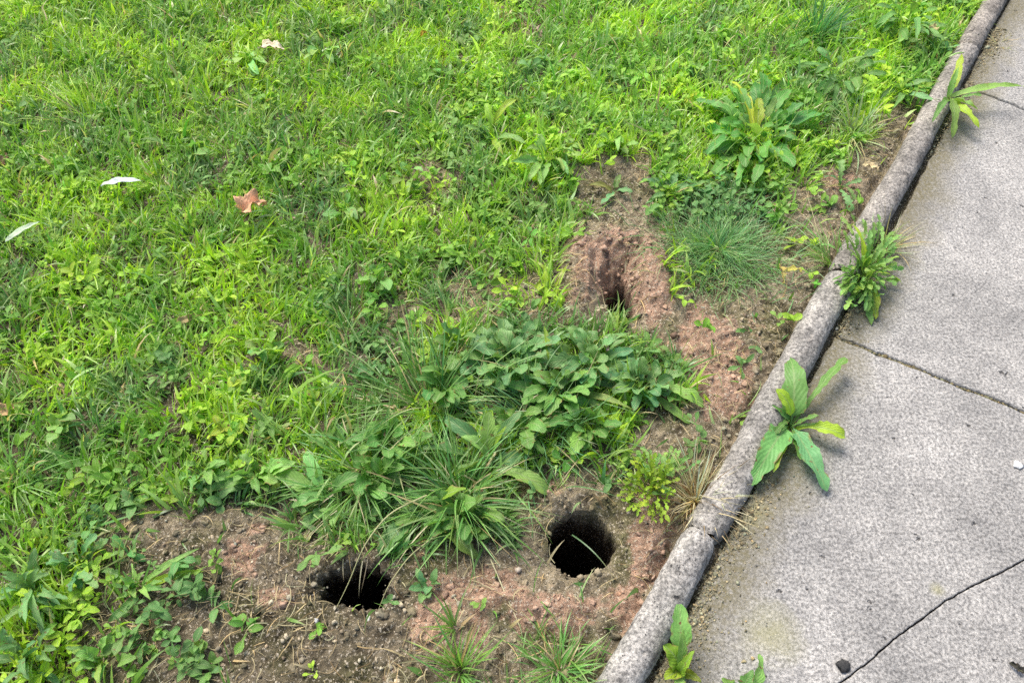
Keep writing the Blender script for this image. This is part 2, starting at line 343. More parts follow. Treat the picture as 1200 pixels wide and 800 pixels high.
def side(s, t0, t1, seed, amp=.004):
    n = max(8, int(abs(t1-t0)/.012)); return wob(np.array([s, t0]), np.array([s, t1]), n, amp, seed)
g = .0042
lo = offs(J1, g); hi = offs(J1, -g)
if lo[0, 1] > hi[0, 1]: lo, hi = hi, lo
lo2 = offs(J2, g*.8); hi2 = offs(J2, -g*.8)
if lo2[0, 1] > hi2[0, 1]: lo2, hi2 = hi2, lo2
ca = offs(CR, .0011); cb = offs(CR, -.0011)
if ca[-1, 1] < cb[-1, 1]: ca, cb = cb, ca          # ca = the upper piece's edge
# lower slab, upper piece: edging side from the crack's foot up to the joint, across, down the far side, back along the crack
tb = -1.2
slab('pavement', np.concatenate([side(SE, tb, lo[0, 1], 3)[:-1], lo[:-1], [lo[-1]], ca[::-1][:-1], [[ca[0, 0], ca[0, 1]]], [[ca[0, 0], tb-.02]]]), .002)
slab('pavement', np.concatenate([cb[:-1], [cb[-1]], [[SW, tb-.02]], [[cb[0, 0], tb-.02]]]), .002)
slab('pavement', np.concatenate([hi[::-1][:-1], side(SE-.006, hi[0, 1], lo2[0, 1], 5)[:-1], lo2[:-1], [lo2[-1]]]), .004)
slab('pavement', np.concatenate([hi2[::-1][:-1], side(SE+.004, hi2[0, 1], hi2[0, 1]+1.5, 6)[:-1], [[SE, hi2[0, 1]+1.5]], [[SW, hi2[0, 1]+1.5]]]), .004)

# ------------------------------------------------------------------ concrete edging, in sections
def edging(t0, t1, rad, ds0, ds1, zc, seed, label, rough=1.0, tint=(1,1,1), endr=(.02,.02)):
    n = int((t1-t0)/.004); m = 56; tt = np.linspace(0, 1, n); th = np.linspace(-.30*np.pi, 1.30*np.pi, m)
    TT, TH = np.meshgrid(tt, th, indexing='ij'); L = t1-t0; tl = TT*L
    bend = .006*perlin(tt*3, 0*tt+seed, seed)
    prof = 1+.05*np.abs(np.cos(TH))-.04*np.maximum(np.sin(TH), 0)**4
    r = rad*prof*(1+rough*(.05*fbm(tl*5, TH*.4, 1, 2, seed)+.07*fbm(tl*18, TH*.6, 1, 3, seed+1)+.06*fbm(tl*75, TH*2.4, 1, 3, seed+2)))
    dents = smooth(.42, .62, fbm(tl*30, TH*1.0, 1, 3, seed+6)); r = r-.0045*dents*rough
    end = np.minimum(tl/endr[0], (L-tl)/endr[1]); end = np.clip(end+.25*perlin(TH*1.5, TT*0, seed+4), 0, 1); r = r*(.62+.38*np.sqrt(np.clip(1-(1-end)**2, 0, 1)))
    s = (ds0*(1-TT)+ds1*TT)+bend[:, None]-r*np.cos(TH); z = zc+r*np.sin(TH)*.93
    x, y = xy(s, t0+tl+.004*perlin(TH*2, TT*30, seed+5))
    org = np.array([*map(float, xy((ds0+ds1)/2, (t0+t1)/2)), 0.0])
    v = np.stack([x, y, z], -1).reshape(-1, 3)-org; ids = np.arange(n*m).reshape(n, m)
    f = np.stack([ids[:-1, :-1], ids[:-1, 1:], ids[1:, 1:], ids[1:, :-1]], -1).reshape(-1, 4)
    # end caps: fans
    c0 = v.reshape(n, m, 3)[0].mean(0); c1 = v.reshape(n, m, 3)[-1].mean(0); v = np.concatenate([v, [c0, c1]]); k0, k1 = n*m, n*m+1
    cap = [(k0, ids[0, j+1], ids[0, j], k0) for j in range(0)]
    stn = smooth(-.1, .4, fbm(tl*14, TH*.5, 1, 4, seed+9)).reshape(-1, 1); stn2 = smooth(.15, .35, fbm(tl*60, TH*1.9, 1, 3, seed+12)).reshape(-1, 1); col = np.array(tint)*(1-.30*stn)*(1-.35*stn2)+np.array([.1,.09,.06])*0
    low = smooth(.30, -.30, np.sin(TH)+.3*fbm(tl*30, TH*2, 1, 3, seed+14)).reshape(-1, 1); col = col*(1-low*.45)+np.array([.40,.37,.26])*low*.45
    col = np.concatenate([col, col[:1], col[-1:]])
    tri = [(ids[0, j], ids[0, j+1], k0) for j in range(m-1)]+[(k1, ids[-1, j+1], ids[-1, j]) for j in range(m-1)]
    quads = np.concatenate([f, [(a, b, c, c) for a, b, c in []]]) if False else f
    me = bpy.data.meshes.new('concrete_edging'); me.from_pydata(v.tolist(), [], [tuple(map(int, q)) for q in quads]+[tuple(map(int, q)) for q in tri])
    me.polygons.foreach_set('use_smooth', np.ones(len(me.polygons), bool))
    a = me.attributes.new('col', 'FLOAT_COLOR', 'POINT'); c = np.ones((len(v), 4), np.float32); c[:, :3] = col; a.data.foreach_set('color', c.ravel())
    me.materials.append(M_EDGE); me.update(); o = bpy.data.objects.new('concrete_edging', me); o.location = org; C.objects.link(o)
    return tag(o, label, 'edging', 'sections of rounded concrete edging')
ta, tb_, tc = t_of(818,617), t_of(974,316), t_of(1112,46)
edging(-.8, ta-.006, .0300, .003, .003, .008, 3, 'lowest section of rounded concrete edging, its pale broken tip near the round burrow', 1.0, (1.1,1.1,1.12), (.02,.03))
edging(ta-.004, tb_-.004, .0320, -.001, .001, .008, 11, 'middle section of rounded concrete edging, between the dry tuft and the bushy weed', .9, (.98,.97,.97), (.02,.006))
edging(tb_+.004, tc-.006, .0300, .003, .0, .008, 23, 'long upper section of rounded concrete edging with a dark gap along the pavement', 1.1, (.95,.92,.9), (.006,.008))
edging(tc-.002, tc+1.3, .0300, .001, .0, .008, 31, 'brownish section of rounded concrete edging at the top of the path', 1.0, (.80,.76,.73), (.006,.02))

# ------------------------------------------------------------------ leaves and blades
TS = {}
def profile(kind, t, r=None):
    if kind == 'blade': return np.clip(1.15*(1-t)**.6*(.55+.9*t-.45*t*t), 0, 1)*(1-t**6)
    if kind == 'oval': return np.where(t < .3, .12+.1*t, np.sqrt(np.clip(1-((t-.64)/.37)**2, 0, 1))*.98+.02)
    if kind == 'egg': return np.where(t < .18, .12, np.sqrt(np.clip(1-((t-.5)/.5)**2, 0, 1))**1.1*(1.05-.35*t)+.02)
    if kind == 'spoon': return np.clip(np.where(t < .5, .15+.5*t*t*2, np.sqrt(np.clip(1-((t-.7)/.305)**2, 0, 1))), .03, 1)
    if kind == 'lance': return np.clip(np.sin(np.pi*np.clip(t, 0, 1)**.75)**.8*.98, .04, 1)*(t < .999)+.0
    if kind == 'toothed':
        env = np.clip(.12+1.05*t**.9, 0, 1)*np.sqrt(np.clip(1-(np.clip(t-.62, 0, 1)/.39)**2, 0, 1)); k = (t*6) % 1.0
        return env*(1-.42*(1-k)*smooth(.02,.15,t)*(t < .86))+.015
    if kind == 'lobed':
        env = np.clip(.15+1.2*t, 0, 1)*np.sqrt(np.clip(1-(np.clip(t-.7, 0, 1)/.31)**2, 0, 1)); k = (t*7) % 1.0
        return env*np.where(t < .82, .25+.75*np.abs(k*2-1)**.8, 1)+.015
def leaves(kind, x, y, z, az, el, L, W, bend, col, segs=6, across=3, fold=.25, twist=0, sway=0, roll=0, wave=0, tipcol=None, p=1.4, rag=0):
    """N ribbons grown from (x,y,z): azimuth az, rise el, length L, half width W, droop bend, per-leaf colour."""
    N = len(x); t = np.linspace(0, 1, segs+1); a = np.linspace(-1, 1, across)
    bc = lambda q: np.broadcast_to(np.asarray(q, float), (N,))[:, None]
    az, el, L, W, bend, twist, sway, roll, fold, wave = map(bc, (az, el, L, W, bend, twist, sway, roll, fold, wave))
    phi = el-bend*t**p; A = az+sway*t
    dx, dy, dz = np.cos(phi)*np.cos(A), np.cos(phi)*np.sin(A), np.sin(phi)
    st_ = L/segs
    def integ(d): c = np.zeros_like(d); c[:, 1:] = np.cumsum((d[:, 1:]+d[:, :-1])/2*st_, 1); return c
    cx, cy, cz = bc(x)+integ(dx), bc(y)+integ(dy), bc(z)+integ(dz)
    sx, sy, sz = -np.sin(A), np.cos(A), 0*A
    nx_, ny_, nz_ = -np.sin(phi)*np.cos(A), -np.sin(phi)*np.sin(A), np.cos(phi)
    ro = roll+twist*t; cr, sr = np.cos(ro), np.sin(ro)
    ax, ay, az_ = sx*cr+nx_*sr, sy*cr+ny_*sr, sz*cr+nz_*sr
    bx, by, bz = -sx*sr+nx_*cr, -sy*sr+ny_*cr, -sz*sr+nz_*cr
    w = W*profile(kind, t)[None, :]; ph = R.uniform(0, 6.28, (N, 1))
    aw = a[None, None, :]*w[..., None]
    if rag: sgn = np.sign(a)[None, None, :]; q_ = t[None, :, None]; aw = aw*(1+rag*(perlin(q_*7+ph[..., None]*9, sgn*3.3+ph[..., None]*5, 2)+.8*perlin(q_*19+ph[..., None]*9, sgn*7.1+0*q_, 3)))
    lift = fold[..., None]*np.abs(aw)+(wave*W*np.sin(t*17+ph))[..., None]*np.abs(a)*np.where(a > 0, 1, -1)[None, None, :]*1.0
    v = np.stack([cx[..., None]+ax[..., None]*aw+bx[..., None]*lift, cy[..., None]+ay[..., None]*aw+by[..., None]*lift, cz[..., None]+az_[..., None]*aw+bz[..., None]*lift], -1)
    ids = np.arange(N*(segs+1)*across).reshape(N, segs+1, across)
    f = np.stack([ids[:, :-1, :-1], ids[:, :-1, 1:], ids[:, 1:, 1:], ids[:, 1:, :-1]], -1).reshape(-1, 4)
    uv = np.zeros((N, segs+1, across, 2)); uv[..., 0] = a*.5+.5; uv[..., 1] = t[None, :, None]
    c = np.broadcast_to(np.asarray(col, float).reshape(-1, 1, 1, 3), (N, segs+1, across, 3)).copy()
    if tipcol is not None:
        k = (smooth(.55, 1, t)[None, :, None, None])*R.uniform(0, 1, (N, 1, 1, 1))**5; c = c*(1-k)+np.asarray(tipcol)*k
    return [v.reshape(-1, 3), f, c.reshape(-1, 3), uv.reshape(-1, 2)]
def join(parts):
    o = 0; v, f, c, uv = [], [], [], []
    for a, b, d, e in parts: v.append(a); f.append(b+o); c.append(d); uv.append(e); o += len(a)
    return np.concatenate(v), np.concatenate(f), np.concatenate(c), np.concatenate(uv)
def put(name, parts, mat, org=None, parent=None):
    v, f, c, uv = join(parts)
    if org is not None: v = v-np.asarray(org)
    o = mesh_np(name, v, f, mat, c, uv, parent=parent)
    if org is not None and parent is None: o.location = org
    return o
def tone(n, base, hue=.18, val=.25):
    b = np.array(base); k = 1+val*R.normal(0, 1, (n, 1))*.6; h = R.normal(0, hue, (n, 1))
    return np.clip(b*np.clip(k, .4, 1.9)*np.concatenate([1+h, np.ones((n, 1)), 1-h*.8], 1), .005, .9)
YG, MG, BG, DG = np.array([.385,.59,.045]), np.array([.18,.37,.05]), np.array([.125,.26,.105]), np.array([.08,.18,.045])
PALE = np.array([.36,.46,.22]); STRAW = np.array([.52,.43,.25]); TAN = np.array([.58,.51,.34])

# lawn: sampled over the visible ground and half a metre beyond, nowhere on the pavement
def field(n, dens, x_lim=(GX0+.05, GX1-.05), y_lim=(GY0+.02, GY1-.05)):
    x = R.uniform(*x_lim, n); y = R.uniform(*y_lim, n); s, t = st(x, y); u, v = px(x, y)
    k = (s > .034) & ~hole_at(x, y) & (u > -420) & (u < 1500)
    x, y = x[k], y[k]; d = dens(x, y); k = R.uniform(0, 1, len(x)) < d; return x[k], y[k]
def lawn_density(x, y):
    b, th = masks(x, y); u, v = px(x, y)
    d = np.where(b, .012*(1-np.exp(-((u-725)/70)**4-((v-310)/70)**4)), np.where(th, .20, 1.0))
    spots = smooth(.40, .55, fbm(x, y, 9, 2, 61)); d = d*(1-.75*spots)
    d = d*(.45+.75*smooth(-.35, .3, fbm(x, y, 22, 2, 63)))
    d = np.where((v > 590) & (u < 200) & ~b, d*.8, d)
    d = np.where((u > 400) & (u < 660) & (v > 420) & (v < 600), d*.55, d)
    d = np.where((u > 785) & (u < 905) & (v > 228) & (v < 350), d*.12, d)
    d = np.where((u < -60) | (v < -60) | (v > 880), d*.6, d)
    return np.clip(d, 0, 1)
def zone_colour(x, y, n):                # bright yellow-green turf, bluish darker turf by species patch
    u, v = px(x, y)
    k = smooth(-.25, .3, fbm(x, y, 4.5, 3, 71)+.25*R.normal(0, 1, n)*.6)
    blue = smooth(.05, .4, fbm(x, y, 6, 2, 75)+.25*smooth(250, 420, v)*smooth(250, 500, u)+.30*(v > 560)*(u > 150))[:, None]
    up = (.18*smooth(330, 60, v)*smooth(350, 700, u))[:, None]
    k = k[:, None]; c = MG*(1-k)+YG*k; c = c*(1-blue*.75)+BG*blue*.75; return 1.22*c*(1+up)*(1+.25*fbm(x, y, 40, 2, 88))[:, None]
x, y = field(330000, lawn_density); n = len(x); print('lawn blades', n)
base = zone_colour(x, y, n); jit = tone(n, (1,1,1), .16, .46); col = base*jit
cx_ = fbm(x, y, 15, 2, 81)*5; az = cx_+R.normal(0, .9, n)+1.2
dry = R.uniform(0, 1, n) < .035; col[dry] = tone(dry.sum(), STRAW, .08, .3)
palem = R.uniform(0, 1, n) < .22; col[palem] = col[palem]*.5+PALE*.80
Lb = R.gamma(8, .050/8, n)*(1+.35*fbm(x, y, 8, 2, 83)); Wb = R.gamma(4, .0026/4, n)
put('lawn_grass', [leaves('blade', x, y, hz(x, y)-.004, az, R.uniform(.55, 1.5, n), Lb, Wb, R.uniform(.1, 1.7, n), col, 5, 2, 0, R.normal(0, .9, n), R.normal(0, .5, n), R.normal(0, .5, n), tipcol=STRAW)], M_GRASS)
tag(bpy.data.objects['lawn_grass'], 'dense mown green lawn grass left of the bare soil', 'grass', kind='stuff')
# broad little leaves among the grass
def weed_density(x, y):
    b, th = masks(x, y); u, v = px(x, y)
    d = .18+.9*smooth(.05, .4, fbm(x, y, 7, 2, 91)); d = d*(1+1.3*smooth(380, 620, u)*(v < 330)*(v > 90))
    d = np.where((v > 600) & (u < 170), .6, d); d = np.where(b, .32*(1-np.exp(-((u-725)/70)**4-((v-310)/70)**4))*smooth(.05, .35, fbm(x, y, 16, 2, 93)), d)
    d = np.where((u > 1000) & (v < 120), 1.3, d); d = np.where((u > 760) & (u < 920) & (v > 200) & (v < 262), 1.6, np.where((u > 760) & (u < 920) & (v > 262) & (v < 350), .05, d))
    d = np.where((u > 150) & (u < 260) & (v > 660) & (v < 800), .8, d)
    return d/2.0
x, y = field(36000, weed_density); n = len(x); reps = R.integers(3, 6, n)
X2, Y2 = np.repeat(x, reps), np.repeat(y, reps); n2 = len(X2); base = np.repeat(zone_colour(x, y, n)*tone(n, (1,1,1), .14, .25), reps, 0)*tone(n2, (1,1,1), .05, .15)
hgt = np.repeat(R.uniform(.004, .030, n), reps); size = np.repeat(R.uniform(.6, 1.5, n), reps)
sp = R.uniform(0, 1, n2) < .5
args = lambda k: (X2[k]+R.normal(0, .003, k.sum()), Y2[k]+R.normal(0, .003, k.sum()), hz(X2[k], Y2[k])+hgt[k], R.uniform(0, 6.28, k.sum()), R.uniform(-.1, 1.0, k.sum()))
parts = []
for k, kind, l, wd in ((sp, 'egg', .019, .0060), (~sp, 'spoon', .026, .0052)):
    m_ = k.sum(); parts.append(leaves(kind, *args(k), l*size[k]*R.uniform(.7, 1.2, m_), wd*size[k]*R.uniform(.8, 1.2, m_), R.uniform(0, 1.3, m_), base[k]*1.12, 5, 3, .3, 0, R.normal(0, .3, m_), R.normal(0, .35, m_)))
tag(put('ground_cover', parts, M_LEAF), 'small round-leaved weeds mixed all through the lawn', 'ground cover', kind='stuff')
print('cover leaves', n2)

# dead straw lying on the ground
def lay(n, x, y, Lr, Wr, col, zoff=.002, sway=1.0, lift=.35):
    az = R.uniform(0, 6.28, n); v, f, c, uv = leaves('blade', x, y, 0*x, az, 0*x, R.uniform(*Lr, n), R.uniform(*Wr, n), 0*x, col, 7, 2, 0, 0, R.normal(0, sway, n), 0)
    bad = hole_at(v[:, 0], v[:, 1]).reshape(n, 16).any(1); v[np.repeat(bad, 16)] = v[0]
    arch = np.repeat(R.uniform(0, 1, n)**2*lift, 16)*np.sin(np.pi*uv[:, 1])*.03+np.repeat(R.uniform(-.001, .004, n), 16)
    v[:, 2] = hz(v[:, 0], v[:, 1])+zoff+arch; s_, _ = st(v[:, 0], v[:, 1]); v[:, 2] = np.maximum(v[:, 2], np.where(s_ < -.038, .0012, -1)); return [v, f, c, uv]
def straw_d(x, y):
    b, th = masks(x, y); u, v = px(x, y)
    d = np.where(b, .55*(.2+1.1*smooth(-.1, .3, fbm(x, y, 10, 2, 97))), np.where(th, 1.0, .06))
    d = np.where(b & (u < 400), d*1.9, d); return np.clip(d, 0, 1)
x, y = field(80000, straw_d); n = len(x); print('straw', n)
c = tone(n, STRAW, .08, .35)*.85; k = R.uniform(0, 1, n) < .35; c[k] = tone(k.sum(), (.22,.17,.10), .08, .3)
parts = [lay(n, x, y, (.012,.055), (.0004,.0012), c)]
tag(put('dead_grass', parts, M_DRY), 'dead straw and thatch scattered over the bare soil', 'dead grass', kind='stuff')
# crumbs of earth and gravel
def ico():
    import bmesh
    bm = bmesh.new(); bmesh.ops.create_icosphere(bm, subdivisions=2, radius=1); v = np.array([q.co[:] for q in bm.verts]); f = np.array([[l.index for l in p.verts] for p in bm.faces]); bm.free(); return v, f
IV, IF = ico()
def clods(name, x, y, z, r, col, flat=.7, mat=M_CRUMB, lump=.5):
    n = len(x); K = len(IV); ang = R.uniform(0, 6.28, n); c_, s_ = np.cos(ang), np.sin(ang)
    sc_ = R.uniform(.65, 1.3, (n, 3)); sc_[:, 2] *= flat
    v = np.broadcast_to(IV, (n, K, 3)).copy(); of = R.uniform(0, 500, (n, 1))
    v *= (1+lump*perlin(v[..., 0]*1.6+of, v[..., 1]*1.6+v[..., 2]*1.3, 2)+lump*.8*perlin(v[..., 0]*3.4+of, v[..., 1]*3+v[..., 2]*3.1, 7))[..., None]
    v *= sc_[:, None, :]*np.asarray(r)[:, None, None]
    vx = v[..., 0]*c_[:, None]-v[..., 1]*s_[:, None]; vy = v[..., 0]*s_[:, None]+v[..., 1]*c_[:, None]
    v = np.stack([vx+x[:, None], vy+y[:, None], v[..., 2]+z[:, None]], -1).reshape(-1, 3)
    f = (IF[None]+(np.arange(n)*K)[:, None, None]).reshape(-1, 3)
    return mesh_np(name, v, f, mat, np.repeat(col, K, 0), smooth_=True)
def crumb_d(x, y):
    b, th = masks(x, y); return np.where(b, np.clip(.35+.9*fbm(x, y, 12, 2, 99), .1, 1), np.where(th, .3, .02))
x, y = field(60000, crumb_d); n = len(x); print('crumbs', n)
ix = ((x-GX0)/GS).astype(int); iy = ((y-GY0)/GS).astype(int); bc_ = COL[iy, ix]
r = R.gamma(1.6, .0013, n)+.0008; r = np.minimum(r, .0085)
tag(clods('soil_crumbs', x, y, hz(x, y)+r*.2, r, bc_*tone(n, (1,1,1), .06, .5)*1.3), 'loose crumbs of brown and reddish earth on the bare soil', 'soil crumbs', kind='stuff')
def grav_d(x, y):
    b, th = masks(x, y); u, v = px(x, y); return np.where(b & (u < 480) & (v > 600), .9, np.where(b & (u > 780) & (v < 560), .35, np.where(b, .22, 0)))
x, y = field(22000, grav_d); n = len(x); r = R.gamma(2.2, .00075, n)+.0007; r = np.minimum(r, .0048)
tag(clods('gravel', x, y, hz(x, y)+r*.45, r, tone(n, (.38,.33,.24), .06, .45), .7, lump=.35), 'pale beige gravel bits lying on the bare soil', 'gravel', kind='stuff')
def spoil_d(x, y):                       # bigger clods thrown out around the burrows and on the reddish earth
    b, th = masks(x, y); u, v = px(x, y); q = 0
    for (hu, hv, a_, b2) in ((681,634,38,35),(416,688,42,29),(727,340,20,30)): rr_ = np.hypot((u-hu)/a_, (v-hv)/b2); q = np.maximum(q, np.exp(-((rr_-1.35)/.35)**2))
    ix = ((x-GX0)/GS).astype(int); iy = ((y-GY0)/GS).astype(int); return np.where(b, np.clip(q+RED[iy, ix]*.8, 0, 1), 0)
x, y = field(26000, spoil_d); n = len(x); print('clods', n); ix = ((x-GX0)/GS).astype(int); iy = ((y-GY0)/GS).astype(int); r = np.minimum(R.gamma(1.8, .0011, n)+.0008, .0085)
tag(clods('soil_clods', x, y, hz(x, y)+r*.1, r, COL[iy, ix]*tone(n, (1,1,1), .05, .3)*1.15, .7, lump=.6), 'bigger clods of dug earth heaped around the burrow mouths', 'soil clods', kind='stuff')
# dirt and moss crumbs spilled along the pavement edge and in the joints
n = 26000; t_ = R.uniform(-.4, 2.3, n)
_tv = [t_of(600+.55*(800-v)+123, v) for v in (830,700,640,540,500,440,385,370,300,280,180,160,70,40,0)]
wd_ = np.interp(t_, _tv, [.045,.040,.030,.034,.030,.008,.004,.022,.022,.004,.003,.016,.02,.03,.03]); pk = np.interp(t_, _tv, [1,1,.9,.9,.95,.2,.12,.8,.7,.05,.05,.6,.7,.9,.9])
k_ = R.uniform(0, 1, n) < pk*(.35+.8*smooth(-.3, .3, fbm(t_, t_*0, 14, 2, 5))); t_, wd_ = t_[k_], wd_[k_]; n = len(t_)
s_ = -.032-np.abs(R.normal(0, 1, n))*wd_*R.uniform(.3, 1, n)
tw = np.concatenate([t_, line_at(j1a, j1b, -.2)+0*R.uniform(0, 1, 0)]) if False else t_
x, y = xy(s_, t_); r = R.gamma(1.2, .00055, n)+.0004; zz = np.where(s_ < -.041, .0003, -.010)
cc = tone(n, (.30,.265,.165), .08, .55)
n3 = 900; s3 = R.uniform(-.9, -.05, n3)*R.uniform(.3, 1, n3)-.03; t3 = line_at(j1a, j1b, s3)+R.normal(0, .0035, n3); x3, y3 = xy(s3, t3); r3 = R.gamma(2, .0006, n3)+.0005
tag(clods('joint_dirt', np.concatenate([x, x3]), np.concatenate([y, y3]), np.concatenate([zz+r*.3, -.006+0*r3]), np.concatenate([r, r3]), np.concatenate([cc, tone(n3, (.18,.16,.09), .1, .4)])), 'mossy dirt crumbs along the gap between the edging and the pavement', 'dirt', kind='stuff')

# ------------------------------------------------------------------ single plants
def spot(u, v, z=0.0):
    x, y = P(u, v, z); return float(x), float(y)
def ground_spot(u, v):
    x, y = spot(u, v); s, t = st(x, y); z = float(hz(x, y))
    if s < -.04: z = 0.0
    elif abs(s) < .03: z = max(z, .008+math.sqrt(max(0, .03**2-s*s)))
    x, y = spot(u, v, z); return x, y, z
def rosette(name, label, cat, u, v, leaf_list, kind, base, segs=18, across=5, fold=.25, wave=.16, group=None, stem=True, z0=.004, rag=.28):
    """leaf_list: (tip u, tip v, tip height m, half width m[, kind[, colour]]) - leaves run from the crown at (u, v) to each tip."""
    x, y, z = ground_spot(u, v); root = empty(name, x, y, z); tag(root, label, cat, group); parts = []
    for i, l in enumerate(leaf_list):
        tu, tv, tz, wd = l[:4]; kd = l[4] if len(l) > 4 and l[4] else kind; cl = np.array(l[5]) if len(l) > 5 else base
        tx, ty = spot(tu, tv, z+tz);
        fr = l[6] if len(l) > 6 else 0
        bx, by = x+(tx-x)*fr+R.normal(0, .004), y+(ty-y)*fr+R.normal(0, .004); bz = z+z0+(tz*.5*fr)
        d = math.hypot(tx-bx, ty-by); az = math.atan2(ty-by, tx-bx)
        bend = R.uniform(.5, 1.7); rise = math.atan2(tz-z0, max(d, .005)); el = rise+bend*.42; L = math.hypot(d, tz)*1.06
        parts.append(leaves(kd, [bx], [by], [bz], [az], [el], [L], [wd], [bend], tone(1, cl, .09, .24), segs, across, fold*R.uniform(.4, 2.0), R.normal(0, .4), R.normal(0, .3), R.normal(0, .25), wave, rag=rag))
    put('foliage', parts, M_LEAF, (x, y, z), root)
    if stem:
        n = 7; put('crown_stem', [leaves('blade', np.full(n, x), np.full(n, y), np.full(n, z-.006), np.arange(n)*.9, np.full(n, 1.2), np.full(n, .022), np.full(n, .0018), np.full(n, .5), tone(n, (.28,.30,.13), .05, .2), 4, 3, .5)], M_GRASS, (x, y, z), root)
    return root
def ring(u, v, ru, rv, n, tz=(.01,.05), wd=.010, kind=None, ph=0, jr=.25, col=None, fr=(0, .5)):
    out = []; n = int(n*1.25); jr = max(jr, .4)
    for i in range(n):
        a = ph+i*2.399+R.normal(0, .35); q = 1-jr*R.uniform(0, 1) if i > n*.3 else R.uniform(.35, .8)
        e = [u+ru*q*math.cos(a), v+rv*q*math.sin(a), R.uniform(*tz)*(1.3 if q < .7 else 1), wd*R.uniform(.75, 1.2), kind]
        e.append(col if col is not None else np.array([.16,.32,.09])); e.append(R.uniform(*fr))
        out.append(tuple(e))
    return out
def tuft(name, label, cat, u, v, n, Lr, Wr, base, spread=.015, el=(.5, 1.4), bend=(.6, 2.0), az=None, azs=9, dry=.08, drycol=STRAW, sway=.25, group=None, cyl=1.0, segs=9):
    x, y, z = ground_spot(u, v); root = empty(name, x, y, z); tag(root, label, cat, group)
    a = R.uniform(0, 6.28, n) if az is None else R.normal(az, azs, n)
    rr = np.abs(R.normal(0, spread, n)); qa = a+R.normal(0, .8, n); bx, by = x+rr*np.cos(qa)*cyl, y+rr*np.sin(qa)
    col = tone(n, base, .10, .30); k = R.uniform(0, 1, n) < dry; col[k] = tone(k.sum(), drycol, .07, .3)
    pl = R.uniform(0, 1, n) < .12; col[pl] = col[pl]*.5+PALE*.6
    zz = hz(bx, by)-.003 if z < .02 and st(x, y)[0] > 0 else np.full(n, z-.004)
    put('blades', [leaves('blade', bx, by, zz, a, R.uniform(*el, n), R.uniform(*Lr, n), R.uniform(*Wr, n), R.uniform(*bend, n), col, segs, 3, .35, R.normal(0, .5, n), R.normal(0, sway, n), R.normal(0, .3, n), tipcol=STRAW)], M_GRASS, (x, y, z), root)
    return root
LG = np.array([.22,.40,.10]); BRT = np.array([.36,.54,.05]); MIDG = np.array([.15,.31,.075]); PLG = np.array([.15,.30,.11])
G1 = 'broad-leaved weeds growing along the edging'
rosette('leafy_weed', 'large-leaved weed sprawling over the middle edging onto the pavement, one leaf pointing right', 'weed', 926, 500,
  [(921,416,.05,.024,'egg',LG*.85),(985,420,.035,.014,'toothed',MIDG*1.2),(993,512,.030,.015,'spoon',BRT),(872,566,.018,.024,'egg',LG),(900,548,.03,.012,'egg',BRT*.7),(946,578,.012,.022,'egg',PLG*1.15),(918,452,.07,.011,'oval',BRT*1.15),(900,515,.03,.009,'toothed',DG*1.2),(955,485,.05,.009,'toothed',MIDG),(962,500,.03,.008,'toothed',DG*1.3),(930,535,.03,.010,'toothed',DG*1.4),(905,480,.04,.008,'lance',MIDG)], 'toothed', LG, group=G1)
rosette('leafy_weed', 'bushy weed rooted where the slab joint meets the edging', 'weed', 1010, 325,
  ring(1012, 312, 54, 62, 80, (.01,.06), .0062, 'lobed', .3, .9, LG*1.05, (.2,.8))+ring(1005, 330, 40, 45, 24, (.01,.05), .006, 'egg', .3, .9, MIDG*1.05, (.2,.8))+[(1034,372,.01,.014,'egg',BRT*.9),(1014,378,.005,.012,'egg',MIDG),(1050,305,.04,.008,'lance',LG*1.2),(985,280,.07,.010,'egg',PLG*1.3),(1012,262,.08,.008,'egg',BRT),(1060,325,.02,.007,'toothed',BRT)], 'toothed', LG, group=G1)
rosette('leafy_weed', 'weed on the pavement side of the upper edging with a long leaf reaching right', 'weed', 1112, 118,
  [(1196,101,.03,.011,'lance',LG*1.35),(1127,66,.05,.012,'egg',BRT),(1140,130,.02,.018,'egg',LG*1.25),(1100,162,.0,.016,'egg',LG),(1130,152,.005,.014,'egg',BRT*.9),(1085,140,.03,.010,'egg',MIDG),(1118,80,.06,.008,'lance',MIDG*1.2),(1150,115,.02,.008,'toothed',MIDG)], 'egg', LG, group=G1)
rosette('leafy_weed', 'upright weed in the gap between lowest edging section and pavement', 'weed', 797, 788,
  [(801,712,.07,.015,'oval',LG*1.2),(782,752,.05,.019,'egg',BRT*.8),(778,790,.03,.013,'egg',BRT*.7),(812,760,.06,.010,'egg',BRT*.85),(822,800,.03,.008,'lance',(.26,.26,.03)),(795,740,.08,.009,'lance',LG),(790,815,.02,.012,'egg',LG)], 'lance', LG, group=G1)
rosette('leafy_weed', 'weed lying on the pavement at the bottom edge, pale green leaves', 'weed', 868, 812,
  [(912,786,.02,.012,'egg',LG*1.3),(880,784,.03,.010,'lance',LG),(845,800,.02,.010,'lance',MIDG),(900,815,.01,.010,'egg',LG)], 'egg', LG, group=G1)
rosette('dandelion_plant', 'big bright rosette of toothed leaves in the lawn near upper edging', 'weed', 885, 168,
  ring(888, 150, 84, 75, 60, (.01,.045), .0135, 'oval', .4, .8, np.array([.13,.34,.07]), (.1,.65))+[(937,178,.03,.017,'oval',LG*1.3),(885,118,.06,.013,'oval',BRT*.8),(862,96,.04,.012,'egg',BRT*.9),(908,112,.05,.012,'egg',LG),(882,150,.08,.016,'oval',LG*1.3),(890,205,.02,.013,'egg',LG),(845,120,.03,.013,'egg',LG)], 'toothed', MIDG)
